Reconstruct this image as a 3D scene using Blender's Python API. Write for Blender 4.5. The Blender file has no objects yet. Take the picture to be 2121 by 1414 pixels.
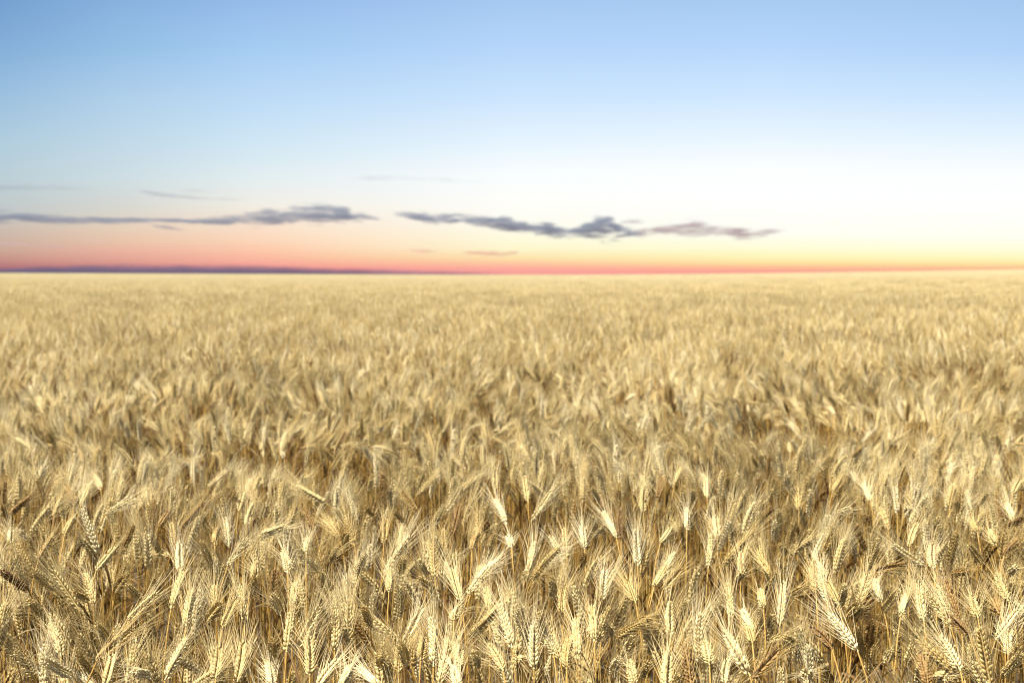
import bpy, math, random
import numpy as np
from mathutils import Vector, Matrix, Quaternion

RNG = random.Random(11)
NR = np.random.default_rng(7)
scene = bpy.context.scene
C = scene.collection

# ------------------------------------------------------------------ camera
FPX = 50.0 / 36.0 * 2121.0
EXPO = 1.15
CAM_Z = 1.40
EAR_Z = 0.80                      # height of the ears above the soil
PITCH = math.atan((707.0 - 569.0) / FPX)
cam_data = bpy.data.cameras.new("camera")
cam = bpy.data.objects.new("camera", cam_data)
C.objects.link(cam)
cam.location = (0, 0, CAM_Z)
cam.rotation_euler = (math.pi / 2 - PITCH, 0, 0)
cam_data.lens = 50
cam_data.sensor_width = 36
cam_data.clip_start = 0.05
cam_data.clip_end = 60000
cam_data.dof.use_dof = True
cam_data.dof.focus_distance = 2.45
cam_data.dof.aperture_fstop = 7.5
scene.camera = cam
CR = Vector((1, 0, 0))
CF = Vector((0, math.cos(PITCH), -math.sin(PITCH)))
CU = Vector((0, math.sin(PITCH), math.cos(PITCH)))
CO = Vector((0, 0, CAM_Z))


def ray(px, py):
    return ((px - 1060.5) / FPX) * CR + ((707.0 - py) / FPX) * CU + CF


def project(p):
    d = Vector(p) - CO
    z = d.dot(CF)
    return 1060.5 + FPX * d.dot(CR) / z, 707.0 - FPX * d.dot(CU) / z, z


# ------------------------------------------------------------------ terrain
def slope_at(t):
    """gentle rise of the far field, t = x / y"""
    t = np.clip(t, -0.8, 0.8)
    left = 0.0013 * np.clip((-t - 0.05) / 0.32, 0, 1.4)
    right = 0.0037 * np.clip((t - 0.03) / 0.33, 0, 1.3) ** 1.5
    return left + right + 0.0006


def terrain(x, y):
    x = np.asarray(x, float)
    y = np.asarray(y, float)
    yy = np.clip(y, 0.0, 900.0)
    return np.where(y > 0, yy * slope_at(x / np.maximum(y, 1.0)) * np.clip((yy - 4) / 60.0, 0, 1), 0.0) \
        + EAR_Z * 0 - np.clip(y - 900.0, 0, None) * 0.004


# ------------------------------------------------------------------ materials
def lin(c):
    return tuple((v / 255 / 12.92) if v / 255 <= 0.04045 else ((v / 255 + 0.055) / 1.055) ** 2.4 for v in c)


def new_mat(name):
    m = bpy.data.materials.new(name)
    m.use_nodes = True
    nt = m.node_tree
    nt.nodes.clear()
    return m, nt


def N(nt, t, **kw):
    n = nt.nodes.new(t)
    for k, v in kw.items():
        setattr(n, k, v)
    return n


def math_node(nt, op, a, b=None, clamp=False):
    n = N(nt, 'ShaderNodeMath', operation=op, use_clamp=clamp)
    for i, v in enumerate((a, b)):
        if v is None:
            continue
        if isinstance(v, (int, float)):
            n.inputs[i].default_value = v
        else:
            nt.links.new(v, n.inputs[i])
    return n.outputs[0]


def ramp(nt, fac, stops, interp='LINEAR'):
    r = N(nt, 'ShaderNodeValToRGB')
    r.color_ramp.interpolation = interp
    el = r.color_ramp.elements
    while len(el) > 1:
        el.remove(el[-1])
    el[0].position = stops[0][0]
    el[0].color = (*stops[0][1], 1)
    for p, c in stops[1:]:
        e = el.new(p)
        e.color = (*c, 1)
    nt.links.new(fac, r.inputs[0])
    return r.outputs[0]


def straw_material(name, stops, rough, spec, transl, noise_scale, noise_amt):
    m, nt = new_mat(name)
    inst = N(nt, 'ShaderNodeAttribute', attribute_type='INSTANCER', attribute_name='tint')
    geo = N(nt, 'ShaderNodeAttribute', attribute_type='GEOMETRY', attribute_name='ptint')
    tc = N(nt, 'ShaderNodeTexCoord')
    nz = N(nt, 'ShaderNodeTexNoise')
    nz.inputs['Scale'].default_value = noise_scale
    nz.inputs['Detail'].default_value = 3
    nt.links.new(tc.outputs['Object'], nz.inputs['Vector'])
    t = math_node(nt, 'ADD', inst.outputs['Fac'], geo.outputs['Fac'])
    k = math_node(nt, 'MULTIPLY', math_node(nt, 'SUBTRACT', nz.outputs['Fac'], 0.5), noise_amt)
    t = math_node(nt, 'ADD', t, k, clamp=True)
    col = ramp(nt, t, stops)
    p = N(nt, 'ShaderNodeBsdfPrincipled')
    p.inputs['Roughness'].default_value = rough
    p.inputs['Specular IOR Level'].default_value = spec
    nt.links.new(col, p.inputs['Base Color'])
    out = N(nt, 'ShaderNodeOutputMaterial')
    if transl > 0:
        tr = N(nt, 'ShaderNodeBsdfTranslucent')
        nt.links.new(col, tr.inputs['Color'])
        mx = N(nt, 'ShaderNodeMixShader')
        mx.inputs[0].default_value = transl
        nt.links.new(p.outputs[0], mx.inputs[1])
        nt.links.new(tr.outputs[0], mx.inputs[2])
        nt.links.new(mx.outputs[0], out.inputs[0])
    else:
        nt.links.new(p.outputs[0], out.inputs[0])
    return m


EAR_STOPS = [(0.0, (0.711, 0.593, 0.344)), (0.25, (0.628, 0.500, 0.242)), (0.5, (0.515, 0.387, 0.157)),
             (0.7, (0.391, 0.265, 0.089)), (0.85, (0.252, 0.142, 0.041)), (1.0, (0.098, 0.051, 0.017))]
AWN_STOPS = [(0.0, (0.845, 0.720, 0.436)), (0.25, (0.803, 0.647, 0.330)), (0.5, (0.731, 0.559, 0.242)),
             (0.7, (0.618, 0.441, 0.163)), (0.85, (0.453, 0.294, 0.099)), (1.0, (0.258, 0.152, 0.051))]
STEM_STOPS = [(0.0, (0.554, 0.392, 0.151)), (0.25, (0.486, 0.319, 0.083)), (0.5, (0.421, 0.250, 0.054)),
              (0.75, (0.324, 0.177, 0.039)), (1.0, (0.190, 0.086, 0.023))]
LEAF_STOPS = [(0.0, (0.266, 0.189, 0.073)), (0.4, (0.198, 0.124, 0.032)), (0.7, (0.153, 0.077, 0.017)),
              (1.0, (0.076, 0.033, 0.007))]
M_EAR = straw_material("wheat_ear_husk", EAR_STOPS, 0.55, 0.35, 0.0, 140.0, 0.30)
M_AWN = straw_material("wheat_awn", AWN_STOPS, 0.45, 0.5, 0.25, 20.0, 0.15)
M_STEM = straw_material("wheat_straw", STEM_STOPS, 0.45, 0.45, 0.0, 25.0, 0.45)
M_LEAF = straw_material("wheat_dry_leaf", LEAF_STOPS, 0.6, 0.3, 0.3, 30.0, 0.7)
MATS = [M_EAR, M_AWN, M_STEM, M_LEAF]
EAR, AWN, STEM, LEAF = 0, 1, 2, 3


def soil_material():
    m, nt = new_mat("field_soil")
    tc = N(nt, 'ShaderNodeTexCoord')
    nz = N(nt, 'ShaderNodeTexNoise')
    nz.inputs['Scale'].default_value = 14
    nz.inputs['Detail'].default_value = 6
    nt.links.new(tc.outputs['Object'], nz.inputs['Vector'])
    col = ramp(nt, nz.outputs['Fac'], [(0.3, (0.022, 0.015, 0.008)), (0.7, (0.065, 0.043, 0.022))])
    p = N(nt, 'ShaderNodeBsdfPrincipled')
    p.inputs['Roughness'].default_value = 0.95
    nt.links.new(col, p.inputs['Base Color'])
    b = N(nt, 'ShaderNodeBump')
    b.inputs['Strength'].default_value = 0.6
    nt.links.new(nz.outputs['Fac'], b.inputs['Height'])
    nt.links.new(b.outputs[0], p.inputs['Normal'])
    out = N(nt, 'ShaderNodeOutputMaterial')
    nt.links.new(p.outputs[0], out.inputs[0])
    return m


# ------------------------------------------------------------------ mesh builder
class MB:
    def __init__(self):
        self.v, self.f, self.m, self.t = [], [], [], []
        self.n = 0

    def add(self, verts, faces, mat, tint=0.0):
        verts = np.asarray(verts, float)
        self.v.append(verts)
        off = self.n
        self.f.extend([tuple(i + off for i in f) for f in faces])
        self.m.extend([mat] * len(faces))
        self.t.append(np.full(len(verts), tint))
        self.n += len(verts)

    def extend(self, other, mat4, tint):
        """copy another builder in, moved by a 4x4 array"""
        if not other.n:
            return
        V = np.concatenate(other.v) if len(other.v) > 1 else other.v[0]
        V = V @ mat4[:3, :3].T + mat4[:3, 3]
        off = self.n
        self.v.append(V)
        self.f.extend([tuple(i + off for i in f) for f in other.f])
        self.m.extend(other.m)
        self.t.append(np.concatenate(other.t) + tint)
        self.n += len(V)

    def mesh(self, name, mats=None, smooth=True):
        me = bpy.data.meshes.new(name)
        V = np.concatenate(self.v)
        mats = MATS if mats is None else mats
        me.from_pydata(V.tolist(), [], self.f)
        for mm in mats:
            me.materials.append(mm)
        if len(mats) > 1:
            me.polygons.foreach_set("material_index", np.array(self.m, dtype=np.int32))
        me.polygons.foreach_set("use_smooth", np.full(len(self.f), smooth, dtype=bool))
        T = np.concatenate(self.t)
        if np.any(T != 0):
            a = me.attributes.new("ptint", 'FLOAT', 'POINT')
            a.data.foreach_set("value", T.astype(np.float32))
        me.update()
        return me


def frame(d, roll=0.0):
    """rotation matrix whose z axis is d"""
    d = np.asarray(d, float)
    d = d / np.linalg.norm(d)
    a = np.array([0, 0, 1.0]) if abs(d[2]) < 0.9 else np.array([1.0, 0, 0])
    x = np.cross(a, d)
    x /= np.linalg.norm(x)
    y = np.cross(d, x)
    c, s = math.cos(roll), math.sin(roll)
    return np.stack([x * c + y * s, -x * s + y * c, d], axis=1)


def tube(pts, radii, sides, tip=False):
    """swept tube; verts, faces"""
    pts = np.asarray(pts, float)
    n = len(pts)
    V, F = [], []
    T = np.gradient(pts, axis=0)
    X = None
    for i in range(n):
        t = T[i] / (np.linalg.norm(T[i]) + 1e-12)
        if X is None:
            R = frame(t)
            X = R[:, 0]
        else:
            X = X - t * X.dot(t)
            X /= np.linalg.norm(X) + 1e-12
        Y = np.cross(t, X)
        for k in range(sides):
            a = 2 * math.pi * k / sides
            V.append(pts[i] + radii[i] * (math.cos(a) * X + math.sin(a) * Y))
    for i in range(n - 1):
        for k in range(sides):
            a, b = i * sides + k, i * sides + (k + 1) % sides
            F.append((a, b, b + sides, a + sides))
    if tip:
        V.append(pts[-1] + (pts[-1] - pts[-2]) * 0.3)
        j = len(V) - 1
        for k in range(sides):
            F.append(((n - 1) * sides + k, (n - 1) * sides + (k + 1) % sides, j))
    return np.array(V), F


_drop_cache = {}


def drop(sides, prof):
    """a unit grain along +z: prof = [(z, r), ...]"""
    key = (sides, tuple(prof))
    if key in _drop_cache:
        return _drop_cache[key]
    V, F = [(0, 0, 0)], []
    for z, r in prof:
        for k in range(sides):
            a = 2 * math.pi * k / sides
            V.append((r * math.cos(a), r * math.sin(a), z))
    V.append((0, 0, 1))
    for k in range(sides):
        F.append((0, 1 + (k + 1) % sides, 1 + k))
    for i in range(len(prof) - 1):
        for k in range(sides):
            a, b = 1 + i * sides + k, 1 + i * sides + (k + 1) % sides
            F.append((a, b, b + sides, a + sides))
    o = 1 + (len(prof) - 1) * sides
    for k in range(sides):
        F.append((o + k, o + (k + 1) % sides, len(V) - 1))
    _drop_cache[key] = (np.array(V, float), F)
    return _drop_cache[key]


GRAIN = [(0.12, 0.42), (0.38, 0.92), (0.64, 1.0), (0.87, 0.5)]


def bend_fn(V, L, k, axis):
    """bend along z with total angle k over length L, towards axis angle"""
    if abs(k) < 1e-4:
        return V
    ca, sa = math.cos(axis), math.sin(axis)
    u = V[:, 0] * ca + V[:, 1] * sa
    w = -V[:, 0] * sa + V[:, 1] * ca
    z = V[:, 2]
    kap = k / L
    zc = np.clip(z, 0, L)
    th = kap * zc
    extra = z - zc
    cu = (1 - np.cos(th)) / kap + extra * np.sin(th)
    cz = np.sin(th) / kap + extra * np.cos(th)
    u2 = cu + u * np.cos(th)
    z2 = cz - u * np.sin(th)
    return np.stack([u2 * ca - w * sa, u2 * sa + w * ca, z2], axis=1)


def build_ear(rng, L=0.085, fat=1.0, spread=1.0, awn=1.0, bend=0.2, axis=0.0):
    """full-detail bearded ear: returns (husk, beard) builders, base at 0, along +z"""
    husk, beard = MB(), MB()
    n = max(13, int(L / 0.0043))
    gv, gf = drop(6, GRAIN)
    hv, ht = [], []
    # rachis
    zs = np.linspace(-0.004, L * 0.95, 6)
    V, F = tube(np.stack([zs * 0, zs * 0, zs], axis=1), [0.0012] * 5 + [0.0008], 5)
    husk.add(bend_fn(V, L, bend, axis), F, EAR)
    for i in range(n + 1):
        t = i / n
        top = i == n
        z = L * 0.92 * (i / n) ** 0.97
        side = 0 if top else (1 if i % 2 else -1)
        s = (0.72 + 0.28 * min(1, t / 0.15)) * (1 - 0.38 * max(0, (t - 0.55) / 0.45) ** 1.6)
        for j, yo in enumerate((-1, 1, 0)):
            if rng.random() < 0.03:
                continue
            out = (0.37 if j < 2 else 0.52) * spread * (1 - 0.35 * t) * rng.uniform(0.8, 1.25)
            d = np.array([side * out if side else rng.uniform(-.12, .12),
                          yo * 0.30 * rng.uniform(0.7, 1.3) + rng.uniform(-.05, .05), 1.0])
            R = frame(d, rng.uniform(0, 6.28))
            ln = 0.0118 * s * rng.uniform(0.9, 1.12) * (0.92 if j == 2 else 1)
            r = 0.00232 * s * fat * rng.uniform(0.88, 1.12)
            base = np.array([side * 0.0022 * fat, yo * 0.0019 * fat, z + (0.0022 if j == 2 else 0)])
            P = (gv * np.array([r, r * 0.85, ln])) @ R.T + base
            husk.add(bend_fn(P, L, bend, axis), gf, EAR, rng.uniform(-0.07, 0.07))
            if rng.random() < (0.82 if j < 2 else 0.25):
                al = (0.054 + 0.022 * math.sin(min(1, t + 0.25) * math.pi * 0.8)) * awn * rng.uniform(0.7, 1.15)
                ds = np.array([d[0] * rng.uniform(0.25, 0.85), d[1] * rng.uniform(0.25, 1.0) + rng.uniform(-.08, .08), 1.0])
                ds /= np.linalg.norm(ds)
                tip = P[-1]
                cur = np.array([side * 1.0 + rng.uniform(-.4, .4), yo * 0.8 + rng.uniform(-.4, .4), 0]) * rng.uniform(-0.05, 0.10)
                q = [tip - ds * 0.002 + (ds * u + cur * u * u) * al for u in (0, 0.35, 0.7, 1.0)]
                AV, AF = tube(q, [0.00040, 0.00034, 0.00025, 0.00012], 3)
                beard.add(bend_fn(AV, L, bend, axis), AF, AWN, rng.uniform(-0.1, 0.1))
    return husk, beard


def bezier(p0, p1, p2, p3, n):
    t = np.linspace(0, 1, n)[:, None]
    return (1 - t) ** 3 * p0 + 3 * (1 - t) ** 2 * t * p1 + 3 * (1 - t) * t * t * p2 + t ** 3 * p3


def build_stem(base, d, root, rng, n=10, sides=6):
    """straw from the soil at root up to the ear base; ends along d"""
    base, d, root = np.array(base), np.array(d), np.array(root)
    d = d / np.linalg.norm(d)
    h = base[2] - root[2]
    up = np.array([0, 0, 1.0])
    tang = d * 0.9 + up * 0.45
    tang /= np.linalg.norm(tang)
    p1 = root + up * h * 0.5 + np.array([rng.uniform(-.02, .02), rng.uniform(-.02, .02), 0])
    p2 = base - tang * h * 0.16
    pts = bezier(root, p1, p2, base, n)
    r0 = rng.uniform(0.0018, 0.0023)
    rad = np.linspace(r0, r0 * 0.62, n)
    V, F = tube(pts, rad, sides)
    mb = MB()
    mb.add(V, F, STEM, 0.0)
    # two nodes on the straw
    for u in (0.28, 0.55):
        k = int(u * (n - 1))
        c = pts[k]
        V, F = tube([c - up * 0.003, c, c + up * 0.003], [r0 * 0.9, r0 * 1.35, r0 * 0.9], sides)
        mb.add(V, F, STEM, 0.2)
    return mb, pts


def build_leaf(origin, az, length, width, droop, rng, curl=None):
    """dry ribbon leaf with a folded midrib"""
    n = 9
    mb = MB()
    d = np.array([math.cos(az), math.sin(az), 0])
    s = np.array([-math.sin(az), math.cos(az), 0])
    up = np.array([0, 0, 1.0])
    th = rng.uniform(1.1, 1.45)
    p = np.array(origin, float)
    tw = rng.uniform(-1, 1)
    V, F = [], []
    for i in range(n):
        u = i / (n - 1)
        w = width * (0.55 + 1.2 * u * (1 - u)) * (1 - u ** 3) + 0.0002
        a = th - droop * u * u * 2.2
        t = d * math.cos(a) + up * math.sin(a)
        nn = -d * math.sin(a) + up * math.cos(a)
        ang = tw * 2.2 * u
        sd = s * math.cos(ang) + nn * math.sin(ang)
        nn2 = -s * math.sin(ang) + nn * math.cos(ang)
        V += [p - sd * w * 0.5 + nn2 * w * 0.22, p, p + sd * w * 0.5 + nn2 * w * 0.22]
        p = p + t * length / (n - 1)
    for i in range(n - 1):
        for k in (0, 1):
            a = i * 3 + k
            F.append((a, a + 1, a + 4, a + 3))
    mb.add(np.array(V), F, LEAF, 0.0)
    return mb


# ------------------------------------------------------------------ ear variants shared by the individuals
def wind(x, y):
    """heading the ears of a clump lean towards"""
    return 2.4 * math.sin(1.9 * x + 0.8 * y + 0.4) + 1.6 * math.sin(-1.3 * x + 2.2 * y + 1.0) + 1.0 * math.sin(4.3 * x + 3.7 * y)


def rand_tilt(rng):
    u = rng.random()
    if u < 0.52:
        return abs(rng.gauss(0.30, 0.20))
    if u < 0.86:
        return rng.uniform(0.35, 1.0)
    return rng.uniform(0.9, 1.7)


EARS = []
for k in range(18):
    r = random.Random(100 + k)
    h, b = build_ear(r, L=0.088, fat=r.uniform(0.95, 1.2), spread=r.uniform(0.85, 1.2), awn=r.uniform(0.8, 1.15),
                     bend=r.uniform(0.0, 0.35), axis=r.uniform(0, 6.28))
    EARS.append((h, b, h.mesh("wheat_ear", [M_EAR]), b.mesh("beard", [M_AWN])))

# ------------------------------------------------------------------ the individual stalks, read off the photograph
# tile origin, then  base x,y  tip x,y  tone   (six zoom pixels to a photo pixel)
TILES = {
'A0': (0, 1178, """275 300 130 20 d;100 160 20 10 c;980 490 650 10 c;1210 400 1060 60 c;1390 290 1600 30 t;830 1010 640 690 c;120 1110 20 650 w;820 1390 570 1080 W;1270 1080 1620 750 o;1790 1400 1700 1110 W;1390 1390 1370 1090 c;1110 1380 1000 1000 c;340 1390 320 990 c;1020 420 985 190 t;1690 420 1640 130 c;1280 960 1340 580 c;2050 480 1890 60 t;1670 570 1880 350 c;470 640 440 330 c;650 300 450 40 c"""),
'A1': (354, 1178, """60 430 90 60 c;590 600 480 180 c;690 670 740 390 t;960 650 820 220 c;970 380 1080 50 t;1265 480 1265 30 b;1320 600 1390 290 w;2000 290 1790 0 c;1570 980 1870 430 w;1470 960 1480 540 c;2060 930 2070 500 c;400 690 600 430 t;0 1290 130 900 w;1210 1190 1300 880 t;1290 1410 1190 1200 W;600 1290 590 1080 c;880 1320 890 1010 c;1760 1240 1700 920 c;1860 1400 1990 1130 w;330 1410 520 1310 c;240 640 190 330 c;1600 700 1610 420 c;1520 420 1540 220 c"""),
'A2': (708, 1178, """670 660 790 180 w;800 850 1030 460 w;770 1250 790 870 c;1150 1130 1170 640 w;1210 1370 1330 960 c;1580 850 2010 440 g;1580 260 1820 0 w;1160 330 1000 30 c;1490 370 1360 20 c;100 900 90 400 c;330 760 330 480 t;490 1290 430 920 c;480 1390 170 1240 W;20 1400 130 1250 w;2000 1210 1880 1010 c;1830 450 1790 250 c;1440 1410 1400 1240 W;1460 1150 1440 960 c;990 1070 1010 850 t;720 1210 660 930 t;1400 590 1410 450 c;2110 910 1990 500 w;600 250 620 60 c;1660 1280 1720 960 c"""),
'A3': (1062, 1178, """260 1170 230 740 w;380 960 350 500 c;500 1000 430 780 w;600 490 590 220 g;510 410 480 60 c;890 740 750 220 w;1000 830 1000 500 c;790 1040 800 660 c;1050 620 1120 380 t;1240 850 1150 630 w;1310 900 1590 550 t;1270 1380 1230 1000 W;1630 1400 1640 1100 c;1870 1400 1960 1080 c;1930 770 1920 420 c;1610 740 1620 480 t;140 170 190 10 c;230 130 380 0 t;1850 220 2110 20 g;1740 170 1900 20 c;1100 340 1130 -30 W;660 1180 640 930 t;100 780 40 420 w;1510 380 1440 180 t;60 1180 40 980 c;1490 1380 1450 1160 c"""),
'A4': (1416, 1178, """190 1120 130 570 W;560 580 600 200 c;810 740 770 480 w;1160 650 1300 190 w;780 1250 480 770 w;840 1290 1250 980 b;1130 240 1080 20 t;1730 340 1710 40 w;1990 480 1970 120 w;1880 400 1830 180 t;2110 960 1860 560 X;1620 1400 1420 1130 w;490 1370 510 1200 w;60 1390 60 1000 b;1790 930 1680 720 d;1300 400 1480 170 t;1600 250 1640 30 t;1130 930 1260 760 c;1370 980 1320 790 c;290 1130 310 880 c;680 160 740 10 c;820 870 830 760 t;960 440 960 270 c;2080 600 2090 380 t"""),
'A5': (1767, 1178, """420 560 510 210 c;530 530 760 330 c;800 580 830 260 c;1150 650 960 270 c;1250 560 1210 160 b;1180 520 1090 230 w;1380 770 1280 620 d;1720 830 2110 560 w;1290 1330 790 880 g;1240 1180 1160 880 w;1680 1390 1590 730 t;1940 1380 1980 1040 c;240 1030 170 600 b;860 1390 900 1120 b;720 1180 750 950 c;1860 1010 1970 830 w;1490 560 1500 380 c;1850 340 1790 100 c;10 620 130 450 c;310 370 270 190 W;450 1180 440 960 c;1090 1400 1100 1260 c;10 380 250 130 c;1790 560 1800 380 b;2080 1130 2040 960 t"""),
'B0': (0, 960, """560 490 470 180 o;970 510 790 230 o;1220 1090 1020 560 W;150 640 330 380 b;20 710 100 500 t;1310 620 1680 420 w;860 860 840 640 t;1480 1150 1700 720 o;310 970 230 790 W;180 960 90 820 w;540 1160 590 950 o;1830 1310 1870 850 w;400 850 600 480 c;1260 1280 1380 1060 c;430 1380 200 1000 t;1480 1400 1640 1200 c;90 1400 10 1240 c;1290 300 1160 140 w;2000 760 2090 620 o;1770 520 1790 310 c;720 630 720 450 t;1050 500 1070 330 c"""),
'B1': (354, 960, """120 830 430 470 b;210 1090 350 650 w;160 1290 40 1040 X;750 1010 650 680 W;740 1230 900 960 w;1130 500 950 280 o;1930 490 1540 280 c;1810 830 1610 500 b;2110 900 1900 660 t;1100 900 1460 770 w;1480 1310 1390 1040 w;1850 1380 1700 1130 W;1960 1240 2030 1060 c;410 850 440 600 c;970 740 960 500 c;1700 1090 1680 930 w;1090 700 1230 440 w;580 970 500 780 t;480 280 690 70 w;150 300 310 180 t;450 1260 430 970 c;2118 720 2060 540 W;1050 1400 1080 1270 c;870 560 880 350 c"""),
'B2': (708, 960, """200 680 70 340 X;960 620 740 330 b;800 780 640 540 t;540 1360 830 890 w;1120 820 1230 490 w;1300 600 1510 270 W;1390 850 1480 520 b;1700 910 1690 580 g;1790 880 1830 640 b;1490 1150 1560 880 o;1620 1050 1640 850 o;2040 720 1900 440 W;180 1400 300 1080 X;1170 1370 1090 1050 g;1050 1380 970 1230 w;1240 1250 1210 880 w;1680 1400 1960 1190 W;540 950 540 700 t;170 980 10 650 t;320 340 370 150 c;1380 1330 1370 1110 w;1900 300 1900 50 c;700 1390 810 1170 c;2110 1010 2070 870 W;380 650 300 520 t;30 1030 20 850 t"""),
'B3': (1062, 960, """240 690 520 350 w;860 450 870 170 c;775 900 735 450 o;880 1020 870 790 W;1020 920 1000 600 w;1020 925 1160 730 w;1270 880 1170 650 W;1320 920 1290 600 d;1460 860 1370 650 o;1540 1230 1530 860 X;1600 1250 1720 880 t;160 1390 350 1000 w;260 1380 590 1010 g;820 1380 950 1090 o;1820 950 2000 860 c;1780 430 1870 160 d;1750 260 1690 130 w;1610 590 1590 290 c;1780 1400 2100 1160 w;1080 500 980 330 c;190 450 150 210 c;1990 240 2100 30 c;1310 480 1300 290 t"""),
'B4': (1416, 960, """1340 360 1240 120 X;1150 990 1130 740 X;290 1260 390 920 w;390 880 430 660 w;500 1270 850 830 g;20 790 70 560 W;1290 1110 1180 970 t;1350 1150 1590 900 c;680 1380 740 1070 c;1060 1360 900 1150 t;1720 1400 1700 1240 W;1250 1370 1130 1160 c;130 520 70 280 c;1820 340 2000 150 t;1960 620 2030 540 w;1030 490 1120 310 c;1400 550 1460 380 t;270 400 290 210 w"""),
'B5': (1767, 960, """190 1110 -40 740 o;880 1260 450 1030 w;940 1260 960 1050 w;1820 1100 2070 950 d;1960 810 2110 650 d;1650 1250 1390 970 c;690 730 930 380 w;690 640 660 520 W;390 790 380 520 t;280 1390 500 1210 d;230 720 150 640 b;1620 540 1620 320 w;1950 700 1970 480 W;1940 350 2110 200 c;1030 840 950 630 c;650 990 800 770 c;1330 570 1290 420 t;180 440 170 260 w;1730 980 1680 840 c;1500 830 1500 700 t;1160 520 1280 310 t;1280 1390 1440 1290 b;2000 1370 1980 1260 w;240 1300 230 950 c"""),
}
TINT = {'X': 0.05, 'W': 0.13, 'w': 0.24, 'c': 0.44, 'g': 0.60, 't': 0.64, 'o': 0.76, 'b': 0.82, 'd': 0.91}  # each ear's own colour, partly mixed with light and shade baked into the tint
WORD = {'X': 'brilliant white', 'W': 'bright cream', 'w': 'pale cream', 'c': 'straw coloured', 'g': 'golden tan', 't': 'tan',
        'o': 'reddish brown', 'b': 'brown', 'd': 'dark brown'}
HERO = []
for key, (ox, oy, txt) in TILES.items():
    for e in txt.split(';'):
        a = e.split()
        if len(a) != 5:
            continue
        bx, by, tx, ty = (float(v) / 5.99 for v in a[:4])
        HERO.append((ox + bx, oy + by, ox + tx, oy + ty, a[4]))

hero_seg = []                                   # projected ears, kept clear of nearer filler plants
hero_xy = []
GROUP = "bearded wheat stalks standing in the front of the field"
labels = set()


def lean_word(bx, by, tx, ty):
    a = math.degrees(math.atan2(tx - bx, by - ty))
    side = 'right' if a > 0 else 'left'
    a = abs(a)
    if a < 7:
        return 'standing upright'
    if a < 22:
        return 'tilting slightly ' + side
    if a < 42:
        return 'leaning ' + side
    return 'bent far ' + side


def sub(name, me, parent, mat4=None, tint=None):
    o = bpy.data.objects.new(name, me)
    C.objects.link(o)
    o.parent = parent
    if mat4 is not None:
        o.matrix_local = mat4
    if tint is not None:
        o['tint'] = tint
    return o


def make_stalk(bx, by, tx, ty, tone, rng):
    mx, my = (bx + tx) / 2, (by + ty) / 2
    zc = EAR_Z + rng.uniform(-0.025, 0.025)
    r = ray(mx, my)
    s = (zc - CAM_Z) / r.z
    mid = CO + r * s
    depth = s
    pl = math.hypot(tx - bx, ty - by) * depth / FPX
    L = 0.083 * rng.uniform(0.93, 1.08)
    if pl > L * 0.97:
        L = pl * 1.02
    if pl < L * 0.5:
        L = max(pl / 0.5, 0.055)
    q = min(0.99, pl / L)
    dx, dy = (tx - bx) / math.hypot(tx - bx, ty - by), (by - ty) / math.hypot(tx - bx, ty - by)
    sg = 1 if rng.random() < 0.6 else -1
    if q > 0.9:
        sg *= rng.uniform(0.2, 1)
    d = (dx * CR + dy * CU) * q + CF * sg * math.sqrt(1 - q * q)
    d.normalize()
    base = mid - d * L / 2
    root = Vector((base.x - d.x * 0.10 + rng.uniform(-.03, .03), base.y - d.y * 0.10 + rng.uniform(-.02, .03), 0))
    e = bpy.data.objects.new("wheat_stalk", None)
    C.objects.link(e)
    e.location = root
    e.empty_display_size = 0.05
    tint = min(0.97, max(0.0, TINT[tone] + rng.uniform(-0.05, 0.05)))
    px, py = round(mx / 21.21), round((1414 - my) / 14.14)
    lean = lean_word(bx, by, tx, ty)
    lab = f"{WORD[tone]} wheat ear {lean}, {px}% across and {py}% up the photo"
    if lab in labels:
        return None
    labels.add(lab)
    e['label'] = lab
    e['category'] = "wheat"
    e['group'] = GROUP
    sm, pts = build_stem(base - root, d, (0, 0, 0), rng)
    sub("stem", sm.mesh("stem", [M_STEM]), e, tint=min(0.95, 0.30 + 0.35 * tint + rng.uniform(-.12, .12)))
    h, b, hm, bm = EARS[rng.randrange(len(EARS))]
    R = frame(d, rng.uniform(0, 6.28))
    M = Matrix.Translation(base - root) @ Matrix(R.tolist()).to_4x4() @ Matrix.Diagonal((1.0, 1.0, L / 0.088, 1))
    ear = sub("ear", hm, e, M, tint)
    sub("beard", bm, ear, Matrix.Identity(4), max(0.0, tint - 0.08))
    for q_ in range(rng.choice((1, 1, 2))):
        k = rng.randrange(4, 8)
        lf = build_leaf(pts[k], rng.uniform(0, 6.28), rng.uniform(0.10, 0.17), rng.uniform(0.005, 0.009), rng.uniform(0.5, 1.2), rng)
        sub("leaf", lf.mesh("leaf", [M_LEAF]), e, tint=rng.uniform(0.2, 0.85))
    hero_seg.append((bx, by, tx, ty, depth))
    hero_xy.append((root.x, root.y))
    return e


hr = random.Random(5)
for hdat in HERO:
    if len(hero_xy) < 300:
        make_stalk(*hdat, hr)

# ------------------------------------------------------------------ filler plants: variants
EAR_OF = []
TILT = []


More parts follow.
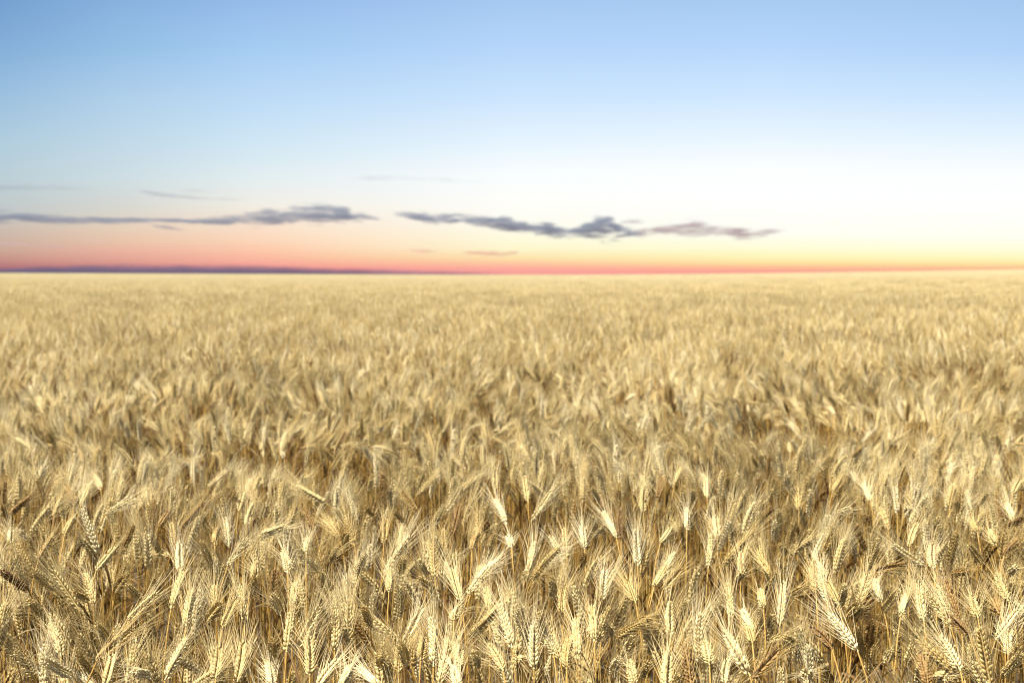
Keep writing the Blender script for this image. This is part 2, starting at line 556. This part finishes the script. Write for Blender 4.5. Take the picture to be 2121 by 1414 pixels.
def build_plant(seed):
    """one whole plant, root at 0"""
    r = random.Random(seed)
    mb = MB()
    tilt = rand_tilt(r)
    az = r.uniform(0, 6.28)
    d = np.array([math.sin(tilt) * math.cos(az), math.sin(tilt) * math.sin(az), math.cos(tilt)])
    h = EAR_Z - 0.035 - 0.03 * math.sin(min(tilt, 1.5))
    base = np.array([d[0] * 0.10 + r.uniform(-.02, .02), d[1] * 0.10 + r.uniform(-.02, .02), h])
    st, pts = build_stem(base, d, (0, 0, 0), r)
    mb.extend(st, np.eye(4), r.uniform(-0.1, 0.15))
    L = r.uniform(0.072, 0.092)
    hk, bd = build_ear(r, L=L, fat=r.uniform(0.95, 1.2), spread=r.uniform(0.85, 1.2), awn=r.uniform(0.7, 1.0), bend=r.uniform(0, 0.4), axis=r.uniform(0, 6.28))
    M = np.eye(4)
    M[:3, :3] = frame(d, r.uniform(0, 6.28))
    M[:3, 3] = base
    mb.extend(hk, M, 0.0)
    mb.extend(bd, M, -0.06)
    EAR_OF.append((base, d, L, az))
    TILT.append(tilt)
    for q in range(r.choice((4, 5, 5, 6))):
        k = r.choice((1, 2, 2, 3, 3, 4, 4, 5, 6, 7))
        mb.extend(build_leaf(pts[k], r.uniform(0, 6.28), r.uniform(0.09, 0.18), r.uniform(0.005, 0.011), r.uniform(0.4, 1.3), r), np.eye(4), r.uniform(-0.2, 0.5))
    return mb


LEAN = []


def mini_plant(r, lod, tint):
    """a simplified plant for the distance"""
    mb = MB()
    tilt = rand_tilt(r)
    az = r.uniform(0, 6.28)
    LEAN.append(az)
    d = np.array([math.sin(tilt) * math.cos(az), math.sin(tilt) * math.sin(az), math.cos(tilt)])
    up = np.array([0, 0, 1.0])
    h = EAR_Z - 0.035 - 0.03 * math.sin(min(tilt, 1.5))
    base = np.array([d[0] * 0.10, d[1] * 0.10, h])
    L = r.uniform(0.075, 0.092)
    R = frame(d, r.uniform(0, 6.28))
    M = np.eye(4)
    M[:3, :3] = R
    M[:3, 3] = base
    e = MB()
    if lod == 1:
        for i in range(9):
            t = i / 8
            sd = 1 if i % 2 else -1
            gv, gf = drop(4, [(0.3, 1.0), (0.7, 0.7)])
            P = (gv * np.array([0.0036, 0.0042, 0.018]) * (1 - .3 * t)) @ frame((sd * .3, r.uniform(-.15, .15), 1)).T + np.array([sd * .002, 0, t * L * 0.86])
            e.add(P, gf, EAR, r.uniform(-.08, .08))
        na, wa = 24, 0.0013
    else:
        sides, w = (4, 0.0075) if lod == 2 else (3, 0.0085)
        gv, gf = drop(sides, [(0.25, 1.0), (0.75, 0.75)] if lod == 2 else [(0.4, 1.0)])
        e.add(gv * np.array([w, w * .8, L * 1.05]), gf, EAR, r.uniform(-.08, .08))
        na, wa = (13, 0.0024) if lod == 2 else (8, 0.005)
    for k in range(na):
        a = r.uniform(0, 6.28)
        o = r.uniform(0.05, 0.26)
        z0 = r.uniform(0.1, 0.95) * L
        dd = np.array([math.cos(a) * o, math.sin(a) * o, 1])
        p0 = np.array([math.cos(a) * .004, math.sin(a) * .004, z0])
        s = np.array([-math.sin(a), math.cos(a), 0]) * wa * .5
        e.add([p0 - s, p0 + s, p0 + dd * r.uniform(.055, .085)], [(0, 1, 2)], AWN, r.uniform(-.15, .1))
    mb.extend(e, M, tint)
    if lod < 3:
        z0 = 0.30 if lod == 1 else 0.55
        pts = bezier(np.array([0, 0, z0]), np.array([0, 0, h * .75]), base - (d * .9 + up * .45) * .1, base, 4 if lod == 1 else 2)
        V, F = tube(pts, [0.0021] * len(pts), 3)
        mb.add(V, F, STEM, 0.45 + r.uniform(-.2, .25))
        if r.random() < 0.7:
            a = r.uniform(0, 6.28)
            p = np.array([r.uniform(-.03, .03), r.uniform(-.03, .03), r.uniform(.4, .62)])
            dd = np.array([math.cos(a) * .07, math.sin(a) * .07, r.uniform(-.02, .1)])
            s = np.array([-math.sin(a), math.cos(a), 0]) * .004
            mb.add([p - s, p + s, p + dd + s, p + dd - s], [(0, 1, 2, 3)], LEAF, r.uniform(.2, .9))
    return mb


def lull(x, y):
    """patches where the crop stands thin or has gone down"""
    return math.sin(2.3 * x + 1.3 * y) + math.sin(-1.7 * x + 3.1 * y + 0.7) + 0.8 * math.sin(4.9 * x + 4.1 * y + 2.2)


def sample_tint(r):
    u = r.random()
    if u < 0.16:
        return r.uniform(0.0, 0.16)
    if u < 0.78:
        return r.uniform(0.25, 0.58)
    if u < 0.94:
        return r.uniform(0.58, 0.76)
    return r.uniform(0.76, 0.92)


def build_patch(seed, size, density, lod):
    r = random.Random(seed)
    mb = MB()
    lib = [(mini_plant(r, lod, 0.0), LEAN[-1]) for _ in range(40)]
    ph = r.uniform(0, 50), r.uniform(0, 50)
    n = int(size * size * density)
    for _ in range(n):
        px, py = r.uniform(-size / 2, size / 2), r.uniform(-size / 2, size / 2)
        k = 1.0 if lod == 1 else 0.6
        u, v = px * k + ph[0], py * k + ph[1]
        if lull(u, v) < -0.8 and r.random() < 0.75:
            continue
        plant, az = lib[r.randrange(40)]
        a = wind(u, v) + r.gauss(0, 0.8) - az
        s = r.uniform(0.89, 1.06) + 0.035 * math.sin(2.1 * u + 1.2 * v) + 0.02 * math.sin(-3.0 * u + 4.4 * v)
        M = np.eye(4)
        M[:2, :2] = [[math.cos(a) * s, -math.sin(a) * s], [math.sin(a) * s, math.cos(a) * s]]
        M[2, 2] = s
        M[:3, 3] = (px, py, 0)
        mb.extend(plant, M, sample_tint(r))
    return mb


proto = bpy.data.collections.new("wheat_variants")
protos = []


def add_proto(mb):
    o = bpy.data.objects.new("wheat_plant", mb.mesh("wheat_plant"))
    protos.append(o)


NPL, NP1, NP2, NP3 = 26, 8, 6, 5
for k in range(NPL):
    add_proto(build_plant(500 + k))
for k in range(NP1):
    add_proto(build_patch(700 + k, 1.0, 250, 1))
for k in range(NP2):
    add_proto(build_patch(800 + k, 2.0, 240, 2))
for k in range(NP3):
    add_proto(build_patch(900 + k, 4.0, 170, 3))
protos.sort(key=lambda o: o.name)
for k, o in enumerate(protos):
    proto.objects.link(o)
# the order in which the node group sees them (by name), index 0 is the plain name
order = sorted(range(len(protos)), key=lambda k: protos[k].name)

# ------------------------------------------------------------------ filler plants: placing
P, VAR, ROT, SCL, TNT = [], [], [], [], []


def half_width(y):
    return 0.42 * y + 1.6


def wave(x, y):
    return (0.5 * math.sin(1.7 * x + 0.9 * y + 1.0) + 0.35 * math.sin(3.9 * x - 2.3 * y) + 0.4 * math.sin(-1.1 * x + 2.9 * y + 2.0)
            + 0.3 * math.sin(0.31 * x + 0.43 * y))


fr = random.Random(21)
hx = np.array(hero_xy)
hs = np.array(hero_seg)
NEAR_END = 9.0
UPRIGHT = [k for k in range(NPL) if TILT[k] < 0.55]
hpts = np.concatenate([hs[:, :2] + (hs[:, 2:4] - hs[:, :2]) * t for t in (0.05, 0.35, 0.65, 1.0)])
hdep = np.tile(hs[:, 4], 4)


def hides_traced(x, y, sc, var, turn):
    base, d, L, _ = EAR_OF[var]
    c, s = math.cos(turn), math.sin(turn)
    for u in (-0.1, 0.3, 0.7, 1.15):
        q = base + d * L * u
        px, py, dz = project((x + c * q[0] - s * q[1], y + s * q[0] + c * q[1], q[2] * sc))
        k = (hdep > dz - 0.02) & (hdep < dz + 2.0)
        if k.any() and np.min(np.hypot(hpts[k, 0] - px, hpts[k, 1] - py)) < 60.0 / dz:
            return True
    return False


y = 1.62
area_cells = []
step = 0.073
while y < NEAR_END:
    hw = half_width(y)
    x = -hw
    while x < hw:
        xx, yy = x + fr.uniform(-.04, .04), y + fr.uniform(-.04, .04)
        x += step
        if fr.random() < 0.06:
            continue
        # rows drilled in the soil leave narrow dark gaps here and there
        w = wave(xx * 1.6, yy * 1.6)
        if lull(xx, yy) < -0.8 and fr.random() < 0.7:
            continue
        front = yy < 4.8
        sc = 1.0 + 0.03 * w + fr.uniform(-0.07, 0.05) - (0.03 if front else 0.0)
        if yy < 2.05:
            sc -= (2.05 - yy) * 0.30
        var = fr.randrange(NPL)
        if front and TILT[var] > 0.55 and fr.random() < 0.94:
            var = fr.choice(UPRIGHT)
        turn = wind(xx, yy) + fr.gauss(0, 0.8) - EAR_OF[var][3]
        if front and hides_traced(xx, yy, sc, var, turn):
            # a plant that would stand in front of a traced ear is a shorter one, or is not there
            if fr.random() < 0.35:
                continue
            sc -= fr.uniform(0.10, 0.22)
            if hides_traced(xx, yy, sc, var, turn):
                sc -= fr.uniform(0.10, 0.18)
                if hides_traced(xx, yy, sc, var, turn) and fr.random() < 0.85:
                    continue
        P.append((xx, yy, float(terrain(xx, yy))))
        VAR.append(var)
        ROT.append((0, 0, turn))
        SCL.append((1.0, 1.0, sc))
        TNT.append(min(0.95, max(0.0, sample_tint(fr) + 0.05 * w)))
    y += step


def lay(y0, y1, size, first, count, jit):
    y = y0 + size / 2
    while y < y1:
        hw = half_width(y) + size
        n = int(math.ceil(hw / size))
        for i in range(-n, n + 1):
            x = i * size
            w = wave(x, y)
            P.append((x, y, float(terrain(x, y))))
            VAR.append(first + fr.randrange(count))
            ROT.append((0, 0, fr.randrange(4) * math.pi / 2))
            SCL.append((1.03, 1.03, 1.0 + jit * w + fr.uniform(-.012, .012)))
            TNT.append(0.04 * w + fr.uniform(-.02, .02) - 0.50 * min(1.0, max(0.0, (y - 18.0) / 160.0)))  # last term: distance haze put into the colour, far wheat tinted paler
        y += size
    return y - size / 2


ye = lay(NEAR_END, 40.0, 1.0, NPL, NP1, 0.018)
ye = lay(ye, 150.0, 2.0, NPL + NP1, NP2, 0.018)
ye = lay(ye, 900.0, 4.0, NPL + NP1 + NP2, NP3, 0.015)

me = bpy.data.meshes.new("wheat_crop")
me.vertices.add(len(P))
me.vertices.foreach_set("co", np.array(P, np.float32).ravel())
inv = {k: i for i, k in enumerate(order)}
for nm, ty, data, key in (("variant", 'INT', np.array([inv[v] for v in VAR], np.int32), "value"),
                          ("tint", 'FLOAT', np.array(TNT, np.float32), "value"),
                          ("turn", 'FLOAT_VECTOR', np.array(ROT, np.float32).ravel(), "vector"),
                          ("size", 'FLOAT_VECTOR', np.array(SCL, np.float32).ravel(), "vector")):
    a = me.attributes.new(nm, ty, 'POINT')
    a.data.foreach_set(key, data)
me.update()
crop = bpy.data.objects.new("wheat_crop", me)
C.objects.link(crop)
crop['kind'] = 'stuff'
crop['label'] = "ripe golden wheat crop filling the field back to the horizon"
crop['category'] = "wheat crop"

ng = bpy.data.node_groups.new("wheat_crop", 'GeometryNodeTree')
ng.interface.new_socket("Geometry", in_out='INPUT', socket_type='NodeSocketGeometry')
ng.interface.new_socket("Geometry", in_out='OUTPUT', socket_type='NodeSocketGeometry')
gi, go = ng.nodes.new('NodeGroupInput'), ng.nodes.new('NodeGroupOutput')
iop = ng.nodes.new('GeometryNodeInstanceOnPoints')
ci = ng.nodes.new('GeometryNodeCollectionInfo')
ci.inputs['Collection'].default_value = proto
ci.inputs['Separate Children'].default_value = True
ci.inputs['Reset Children'].default_value = True
iop.inputs['Pick Instance'].default_value = True


def named(nm, ty):
    n = ng.nodes.new('GeometryNodeInputNamedAttribute')
    n.data_type = ty
    n.inputs['Name'].default_value = nm
    return n.outputs['Attribute']


ng.links.new(gi.outputs[0], iop.inputs['Points'])
ng.links.new(ci.outputs[0], iop.inputs['Instance'])
ng.links.new(named("variant", 'INT'), iop.inputs['Instance Index'])
e2r = ng.nodes.new('FunctionNodeEulerToRotation')
ng.links.new(named("turn", 'FLOAT_VECTOR'), e2r.inputs[0])
ng.links.new(e2r.outputs[0], iop.inputs['Rotation'])
ng.links.new(named("size", 'FLOAT_VECTOR'), iop.inputs['Scale'])
ng.links.new(iop.outputs[0], go.inputs[0])
mod = crop.modifiers.new("crop", 'NODES')
mod.node_group = ng

# ------------------------------------------------------------------ soil
def ground():
    ys = np.concatenate([np.linspace(-40, 0, 6), np.linspace(1, 20, 20), np.linspace(25, 100, 16), np.linspace(120, 900, 30), [1100, 1600, 3000, 6000]])
    ts = np.linspace(-1.0, 1.0, 41)
    V, F = [], []
    for yv in ys:
        w = max(60.0, abs(yv) * 1.0 + 60)
        xs = ts * w
        zs = terrain(xs, np.full_like(xs, yv))
        V += [(float(a), float(yv), float(b)) for a, b in zip(xs, zs)]
    n = len(ts)
    for i in range(len(ys) - 1):
        for k in range(n - 1):
            a = i * n + k
            F.append((a, a + 1, a + n + 1, a + n))
    me = bpy.data.meshes.new("ground")
    me.from_pydata(V, [], F)
    me.materials.append(soil_material())
    o = bpy.data.objects.new("ground", me)
    C.objects.link(o)
    o['kind'] = 'structure'
    o['label'] = "dark soil under the wheat"


ground()

# ------------------------------------------------------------------ clouds
CLOUD_D = 9000.0


def cloud(pts, tau, colour, label, depth=260.0, namp=1.5, nscale=(0.0085, 0.0016, 0.042), dist=CLOUD_D, lump=3.0):
    """a soft bank of vapour. pts: (photo x, photo y, half height) along the bank, set out at its real distance and size"""
    w = []
    for px, py, hh, *dn in pts:
        r = ray(px, py)
        s = dist / r.y
        p = CO + r * s
        w.append((p.x, p.z, hh * dist / FPX, dn[0] if dn else 1.0))
    w.sort()
    X = np.array([a[0] for a in w]); Z = np.array([a[1] for a in w]); T = np.array([a[2] for a in w]); DN = np.array([a[3] for a in w])
    x0, x1 = X[0], X[-1]
    z0, z1 = Z.min() - 1, Z.max() + 1
    tm = T.max()
    cx, cz = (x0 + x1) / 2, (z0 + z1) / 2
    n = 48
    xs = np.linspace(x0, x1, n)
    zs, ts = np.interp(xs, X, Z), np.interp(xs, X, T)
    V, F = [], []
    sd = 14
    for i in range(n):
        for k in range(sd):
            a = 2 * math.pi * k / sd
            V.append((xs[i] - cx, 1.1 * depth * math.cos(a) * min(1, 0.3 + ts[i] / tm), zs[i] - cz + 1.9 * ts[i] * math.sin(a)))
    for i in range(n - 1):
        for k in range(sd):
            a, b = i * sd + k, i * sd + (k + 1) % sd
            F.append((a, b, b + sd, a + sd))
    F.append(tuple(range(sd))[::-1])
    F.append(tuple(range((n - 1) * sd, n * sd)))
    me = bpy.data.meshes.new("cloud")
    me.from_pydata([tuple(map(float, v)) for v in V], [], F)
    m, nt = new_mat("cloud_vapour")
    tc = N(nt, 'ShaderNodeTexCoord')
    sx = N(nt, 'ShaderNodeSeparateXYZ')
    nt.links.new(tc.outputs['Object'], sx.inputs[0])
    xn = math_node(nt, 'DIVIDE', math_node(nt, 'ADD', sx.outputs[0], (x1 - x0) / 2), (x1 - x0), clamp=True)

    def curve(vals):
        fc = N(nt, 'ShaderNodeFloatCurve')
        cu = fc.mapping.curves[0]
        q = [((a - x0) / (x1 - x0), v) for a, v in zip(X, vals)]
        cu.points[0].location = q[0]
        cu.points[1].location = q[-1]
        for a in q[1:-1]:
            cu.points.new(*a)
        for p_ in cu.points:
            p_.handle_type = 'AUTO_CLAMPED'
        fc.mapping.update()
        nt.links.new(xn, fc.inputs['Value'])
        return fc.outputs[0]
    zc = math_node(nt, 'ADD', math_node(nt, 'MULTIPLY', curve((Z - z0) / (z1 - z0)), float(z1 - z0)), float(z0 - cz))
    tt = math_node(nt, 'MAXIMUM', math_node(nt, 'MULTIPLY', curve(T / tm), float(tm)), 1.0)
    mp = N(nt, 'ShaderNodeMapping')
    mp.inputs['Scale'].default_value = nscale
    nt.links.new(tc.outputs['Object'], mp.inputs['Vector'])
    nz = N(nt, 'ShaderNodeTexNoise')
    nz.inputs['Scale'].default_value = 1.0
    nz.inputs['Detail'].default_value = 6
    nz.inputs['Roughness'].default_value = 0.6
    nz.inputs['Distortion'].default_value = 0.6
    nt.links.new(mp.outputs[0], nz.inputs['Vector'])
    mp2 = N(nt, 'ShaderNodeMapping')
    mp2.inputs['Scale'].default_value = tuple(v * 0.55 for v in nscale)
    mp2.inputs['Location'].default_value = (3.1, 5.7, 1.9)
    nt.links.new(tc.outputs['Object'], mp2.inputs['Vector'])
    nz2 = N(nt, 'ShaderNodeTexNoise')
    nz2.inputs['Scale'].default_value = 1.0
    nz2.inputs['Detail'].default_value = 3
    nt.links.new(mp2.outputs[0], nz2.inputs['Vector'])
    heave = math_node(nt, 'MULTIPLY', math_node(nt, 'SUBTRACT', nz2.outputs['Fac'], 0.5), lump)
    rz = math_node(nt, 'ADD', math_node(nt, 'DIVIDE', math_node(nt, 'SUBTRACT', sx.outputs[2], zc), tt), heave)
    r2 = math_node(nt, 'ADD', math_node(nt, 'POWER', math_node(nt, 'ABSOLUTE', rz), 2.0),
                   math_node(nt, 'POWER', math_node(nt, 'ABSOLUTE', math_node(nt, 'DIVIDE', sx.outputs[1], depth)), 2.0))
    f = math_node(nt, 'ADD', math_node(nt, 'SUBTRACT', 1.0, r2), math_node(nt, 'MULTIPLY', math_node(nt, 'SUBTRACT', nz.outputs['Fac'], 0.52), namp * 2.4))
    mr = N(nt, 'ShaderNodeMapRange', interpolation_type='SMOOTHSTEP')
    mr.inputs['From Min'].default_value = 0.0
    mr.inputs['From Max'].default_value = 1.4
    nt.links.new(f, mr.inputs['Value'])
    end = math_node(nt, 'MULTIPLY', math_node(nt, 'MINIMUM', math_node(nt, 'MULTIPLY', xn, 14.0), 1.0),
                    math_node(nt, 'MINIMUM', math_node(nt, 'MULTIPLY', math_node(nt, 'SUBTRACT', 1.0, xn), 14.0), 1.0))
    rim = math_node(nt, 'SUBTRACT', 1.0, math_node(nt, 'MULTIPLY', math_node(nt, 'ABSOLUTE', math_node(nt, 'DIVIDE', math_node(nt, 'SUBTRACT', sx.outputs[2], zc), tt)), 0.53), clamp=True)
    end = math_node(nt, 'MULTIPLY', end, curve(DN))
    den = math_node(nt, 'MULTIPLY', math_node(nt, 'MULTIPLY', math_node(nt, 'MULTIPLY', mr.outputs[0], end), rim), 2.6 * tau / depth)
    pv = N(nt, 'ShaderNodeVolumePrincipled')
    pv.inputs['Color'].default_value = (*colour, 1)
    pv.inputs['Absorption Color'].default_value = (0.17, 0.17, 0.20, 1)
    nt.links.new(den, pv.inputs['Density'])
    out = N(nt, 'ShaderNodeOutputMaterial')
    nt.links.new(pv.outputs[0], out.inputs['Volume'])
    me.materials.append(m)
    o = bpy.data.objects.new("cloud", me)
    C.objects.link(o)
    o.location = (cx, dist, cz)
    o['label'] = label
    o['category'] = "cloud"
    o['group'] = "clouds low over the horizon"
    return o


GREY = (0.14, 0.175, 0.225)
cloud([(-200, 450, 12), (-60, 450, 13), (40, 450, 13), (110, 455, 9, .8), (200, 456, 8, .8), (320, 457, 7, .7), (430, 459, 7, .7), (500, 462, 5, .4)],
      1.9, GREY, "long thin grey streak of cloud reaching in from the left edge")
cloud([(380, 460, 4, .3), (470, 458, 11, .6), (540, 453, 17, .8), (600, 447, 20, .9), (650, 443, 22, .9), (690, 443, 22, 1), (730, 449, 13, 1), (790, 454, 6, .7)],
      1.7, GREY, "mauve grey cloud with a humped top, left of the darkest cloud")
cloud([(812, 443, 6, .6), (860, 449, 10, .7), (920, 455, 11, .7), (985, 456, 13, .8), (1040, 464, 14, 1), (1100, 472, 15, 1), (1150, 477, 14, 1), (1185, 479, 12, .8), (1215, 474, 18, 1), (1240, 470, 26, 1),
       (1258, 470, 29, .8), (1290, 486, 13, .9), (1340, 489, 9, .6)],
      2.5, GREY, "darkest violet grey cloud, ragged, above the middle of the horizon")
cloud([(1310, 484, 8, .6), (1380, 477, 13, .7), (1440, 474, 17, .8), (1500, 478, 14, .7), (1550, 484, 14, .8), (1590, 481, 10, .5), (1625, 479, 4, .2)],
      1.2, (0.20, 0.15, 0.16), "pinkish torn tail of cloud trailing right of the darkest cloud")
cloud([(1285, 461, 3, .6), (1310, 459, 5), (1335, 461, 3, .6)],
      0.7, (0.18, 0.14, 0.15), "small detached puff of cloud over the pinkish torn tail")
cloud([(-250, 566, 12), (0, 566, 13), (100, 565, 17), (300, 565, 21, .8), (450, 565, 20, .9), (600, 566, 18, .85), (760, 567, 14, .5), (900, 568, 11, .3), (1060, 570, 8, .2)],
      2.3, (0.09, 0.085, 0.14), "low flat purple cloud bank lying along the left horizon", namp=0.25, lump=0.5)
cloud([(955, 523, 2, .6), (990, 524, 5), (1030, 525, 6), (1075, 523, 3, .6)],
      0.7, (0.5, 0.22, 0.17), "small salmon pink wisp of cloud below the darkest cloud")
cloud([(840, 518, 2, .5), (880, 520, 5), (910, 518, 3, .5)],
      0.45, (0.5, 0.24, 0.2), "faint pink shred of cloud left of the salmon pink wisp")
cloud([(290, 396, 3, .6), (325, 402, 6), (365, 406, 4, .8), (430, 411, 3, .6), (520, 413, 2, .4)],
      0.36, GREY, "faint grey hooked wisp above the long streak of cloud")
cloud([(370, 396, 2, .5), (410, 395, 3), (450, 393, 2, .5)],
      0.2, GREY, "barely visible grey thread beside the hooked wisp")
cloud([(-60, 388, 5), (40, 388, 6), (110, 389, 5, .7), (200, 391, 3, .5)],
      0.28, GREY, "pale grey streak at the left edge, highest on that side")
cloud([(720, 373, 2, .5), (800, 369, 4), (900, 372, 3, .8), (1010, 379, 2, .5)],
      0.2, GREY, "hair thin wisp highest of all over the middle")
cloud([(315, 468, 3, .7), (345, 471, 5), (378, 475, 3, .6)],
      0.8, GREY, "tiny dark fleck just under the long streak of cloud")
cloud([(-60, 503, 3), (30, 505, 3), (90, 509, 3), (150, 510, 1.5, .5)],
      0.6, (0.42, 0.32, 0.32), "short dusky streak low at the left edge")
cloud([(170, 497, 2, .5), (205, 499, 3), (240, 502, 2, .5)],
      0.35, (0.45, 0.36, 0.36), "short faint thread right of the dusky streak")
cloud([(1700, 458, 1.5, .5), (1780, 456, 3), (1900, 455, 4), (1990, 450, 3), (2060, 452, 1.5, .5)],
      0.16, (0.85, 0.65, 0.5), "very faint peach streak in the glow at the right")

# ------------------------------------------------------------------ sun and sky
SUN_EL = math.radians(65)
SUN_DIR = Vector((-0.80, -0.45, 0)).normalized() * math.cos(SUN_EL) + Vector((0, 0, math.sin(SUN_EL)))
sd_ = bpy.data.lights.new("sun", 'SUN')
sd_.energy = 5.0
sd_.angle = math.radians(0.6)
sd_.color = (1.0, 0.96, 0.85)
so = bpy.data.objects.new("sun", sd_)
C.objects.link(so)
so.rotation_euler = SUN_DIR.to_track_quat('Z', 'Y').to_euler()
so.location = (0, -10, 30)

world = bpy.data.worlds.new("World")
scene.world = world
world.use_nodes = True
nt = world.node_tree
nt.nodes.clear()
tc = N(nt, 'ShaderNodeTexCoord')
sep = N(nt, 'ShaderNodeSeparateXYZ')
nt.links.new(tc.outputs['Generated'], sep.inputs[0])
elev = math_node(nt, 'ARCSINE', sep.outputs[2])
elev_n = math_node(nt, 'DIVIDE', elev, math.radians(14), clamp=True)
azim = math_node(nt, 'ARCTAN2', sep.outputs[0], sep.outputs[1])


def sky_col(px, stops):
    ca = 1 / math.sqrt(1 + ((px - 1060.5) / FPX) ** 2)
    out = []
    for y_, c in sorted(stops, key=lambda a: -a[0]):
        e = math.degrees(math.atan((707 - y_) / FPX) - PITCH) * ca / 14
        out.append((min(1, max(0, e)), lin(c)))
    return ramp(nt, elev_n, out)


COLS = [
    (0, [(0, (116, 160, 207)), (100, (133, 175, 217)), (200, (156, 192, 223)), (300, (178, 205, 221)), (370, (188, 207, 214)), (440, (194, 199, 198)), (470, (204, 190, 178)),
         (500, (204, 178, 162)), (520, (204, 167, 150)), (540, (196, 143, 133)), (553, (181, 118, 124)), (566, (150, 104, 124))]),
    (250, [(0, (136, 177, 222)), (100, (150, 191, 230)), (200, (175, 207, 234)), (300, (194, 217, 232)), (370, (206, 221, 226)), (435, (216, 214, 206)), (470, (230, 208, 186)),
           (500, (233, 196, 170)), (520, (234, 180, 159)), (540, (224, 162, 147)), (555, (205, 132, 132)), (566, (176, 112, 126))]),
    (530, [(0, (150, 187, 234)), (100, (165, 204, 242)), (200, (188, 218, 247)), (300, (209, 231, 244)), (370, (228, 238, 240)), (425, (242, 238, 228)), (465, (250, 226, 204)),
           (495, (253, 216, 187)), (520, (253, 199, 170)), (540, (250, 178, 157)), (555, (246, 156, 147)), (566, (238, 142, 142))]),
    (1060, [(0, (166, 201, 242)), (100, (182, 214, 250)), (200, (204, 229, 254)), (300, (232, 245, 255)), (360, (250, 254, 255)), (410, (255, 255, 252)), (460, (255, 253, 240)),
            (490, (255, 251, 224)), (515, (254, 247, 206)), (534, (254, 227, 172)), (545, (254, 202, 160)), (552, (254, 181, 159)), (558, (253, 169, 157)), (568, (248, 160, 153))]),
    (1590, [(0, (168, 203, 243)), (100, (184, 216, 252)), (200, (208, 232, 255)), (300, (238, 248, 255)), (350, (253, 255, 255)), (420, (255, 255, 255)), (485, (255, 255, 242)),
            (515, (255, 253, 214)), (533, (254, 245, 184)), (545, (254, 226, 160)), (553, (254, 192, 150)), (562, (252, 166, 150)), (568, (248, 156, 146))]),
    (2121, [(0, (164, 200, 240)), (100, (178, 211, 248)), (200, (204, 229, 254)), (300, (234, 246, 255)), (360, (252, 254, 255)), (430, (255, 255, 254)), (490, (255, 255, 242)),
            (518, (255, 254, 218)), (534, (255, 248, 190)), (545, (254, 232, 166)), (553, (252, 204, 150)), (560, (248, 182, 148)), (568, (240, 168, 140))]),
]
cur = None
prev_az = None
for px, stops in COLS:
    az = math.atan((px - 1060.5) / FPX)
    c = sky_col(px, stops)
    if cur is None:
        cur = c
    else:
        mr = N(nt, 'ShaderNodeMapRange')
        mr.inputs['From Min'].default_value = prev_az
        mr.inputs['From Max'].default_value = az
        nt.links.new(azim, mr.inputs['Value'])
        mx = N(nt, 'ShaderNodeMix', data_type='RGBA')
        nt.links.new(mr.outputs[0], mx.inputs['Factor'])
        nt.links.new(cur, mx.inputs['A'])
        nt.links.new(c, mx.inputs['B'])
        cur = mx.outputs['Result']
    prev_az = az
bg1 = N(nt, 'ShaderNodeBackground')
bg1.inputs['Strength'].default_value = 2.0 ** -EXPO
nt.links.new(cur, bg1.inputs['Color'])
sky = N(nt, 'ShaderNodeTexSky', sky_type='NISHITA')
sky.sun_disc = False
sky.air_density = 0.8
sky.dust_density = 5.0
sky.ozone_density = 0.3
sky.sun_elevation = SUN_EL
sky.sun_rotation = math.atan2(SUN_DIR.x, SUN_DIR.y)
bg2 = N(nt, 'ShaderNodeBackground')
bg2.inputs['Strength'].default_value = 0.05
nt.links.new(sky.outputs[0], bg2.inputs['Color'])
mr = N(nt, 'ShaderNodeMapRange', interpolation_type='SMOOTHSTEP')
mr.inputs['From Min'].default_value = math.radians(11.5)
mr.inputs['From Max'].default_value = math.radians(26)
nt.links.new(elev, mr.inputs['Value'])
mxs = N(nt, 'ShaderNodeMixShader')
nt.links.new(mr.outputs[0], mxs.inputs[0])
nt.links.new(bg1.outputs[0], mxs.inputs[1])
nt.links.new(bg2.outputs[0], mxs.inputs[2])
wo = N(nt, 'ShaderNodeOutputWorld')
nt.links.new(mxs.outputs[0], wo.inputs[0])

# ------------------------------------------------------------------ render settings
scene.view_settings.view_transform = 'Standard'
scene.view_settings.look = 'None'
scene.view_settings.exposure = EXPO
scene.view_settings.gamma = 1.0
scene.cycles.max_bounces = 6
scene.cycles.diffuse_bounces = 1
scene.cycles.transparent_max_bounces = 64
scene.cycles.volume_bounces = 1
scene.cycles.volume_step_rate = 0.1
scene.cycles.use_denoising = True
scene.cycles.filter_width = 1.15
pass
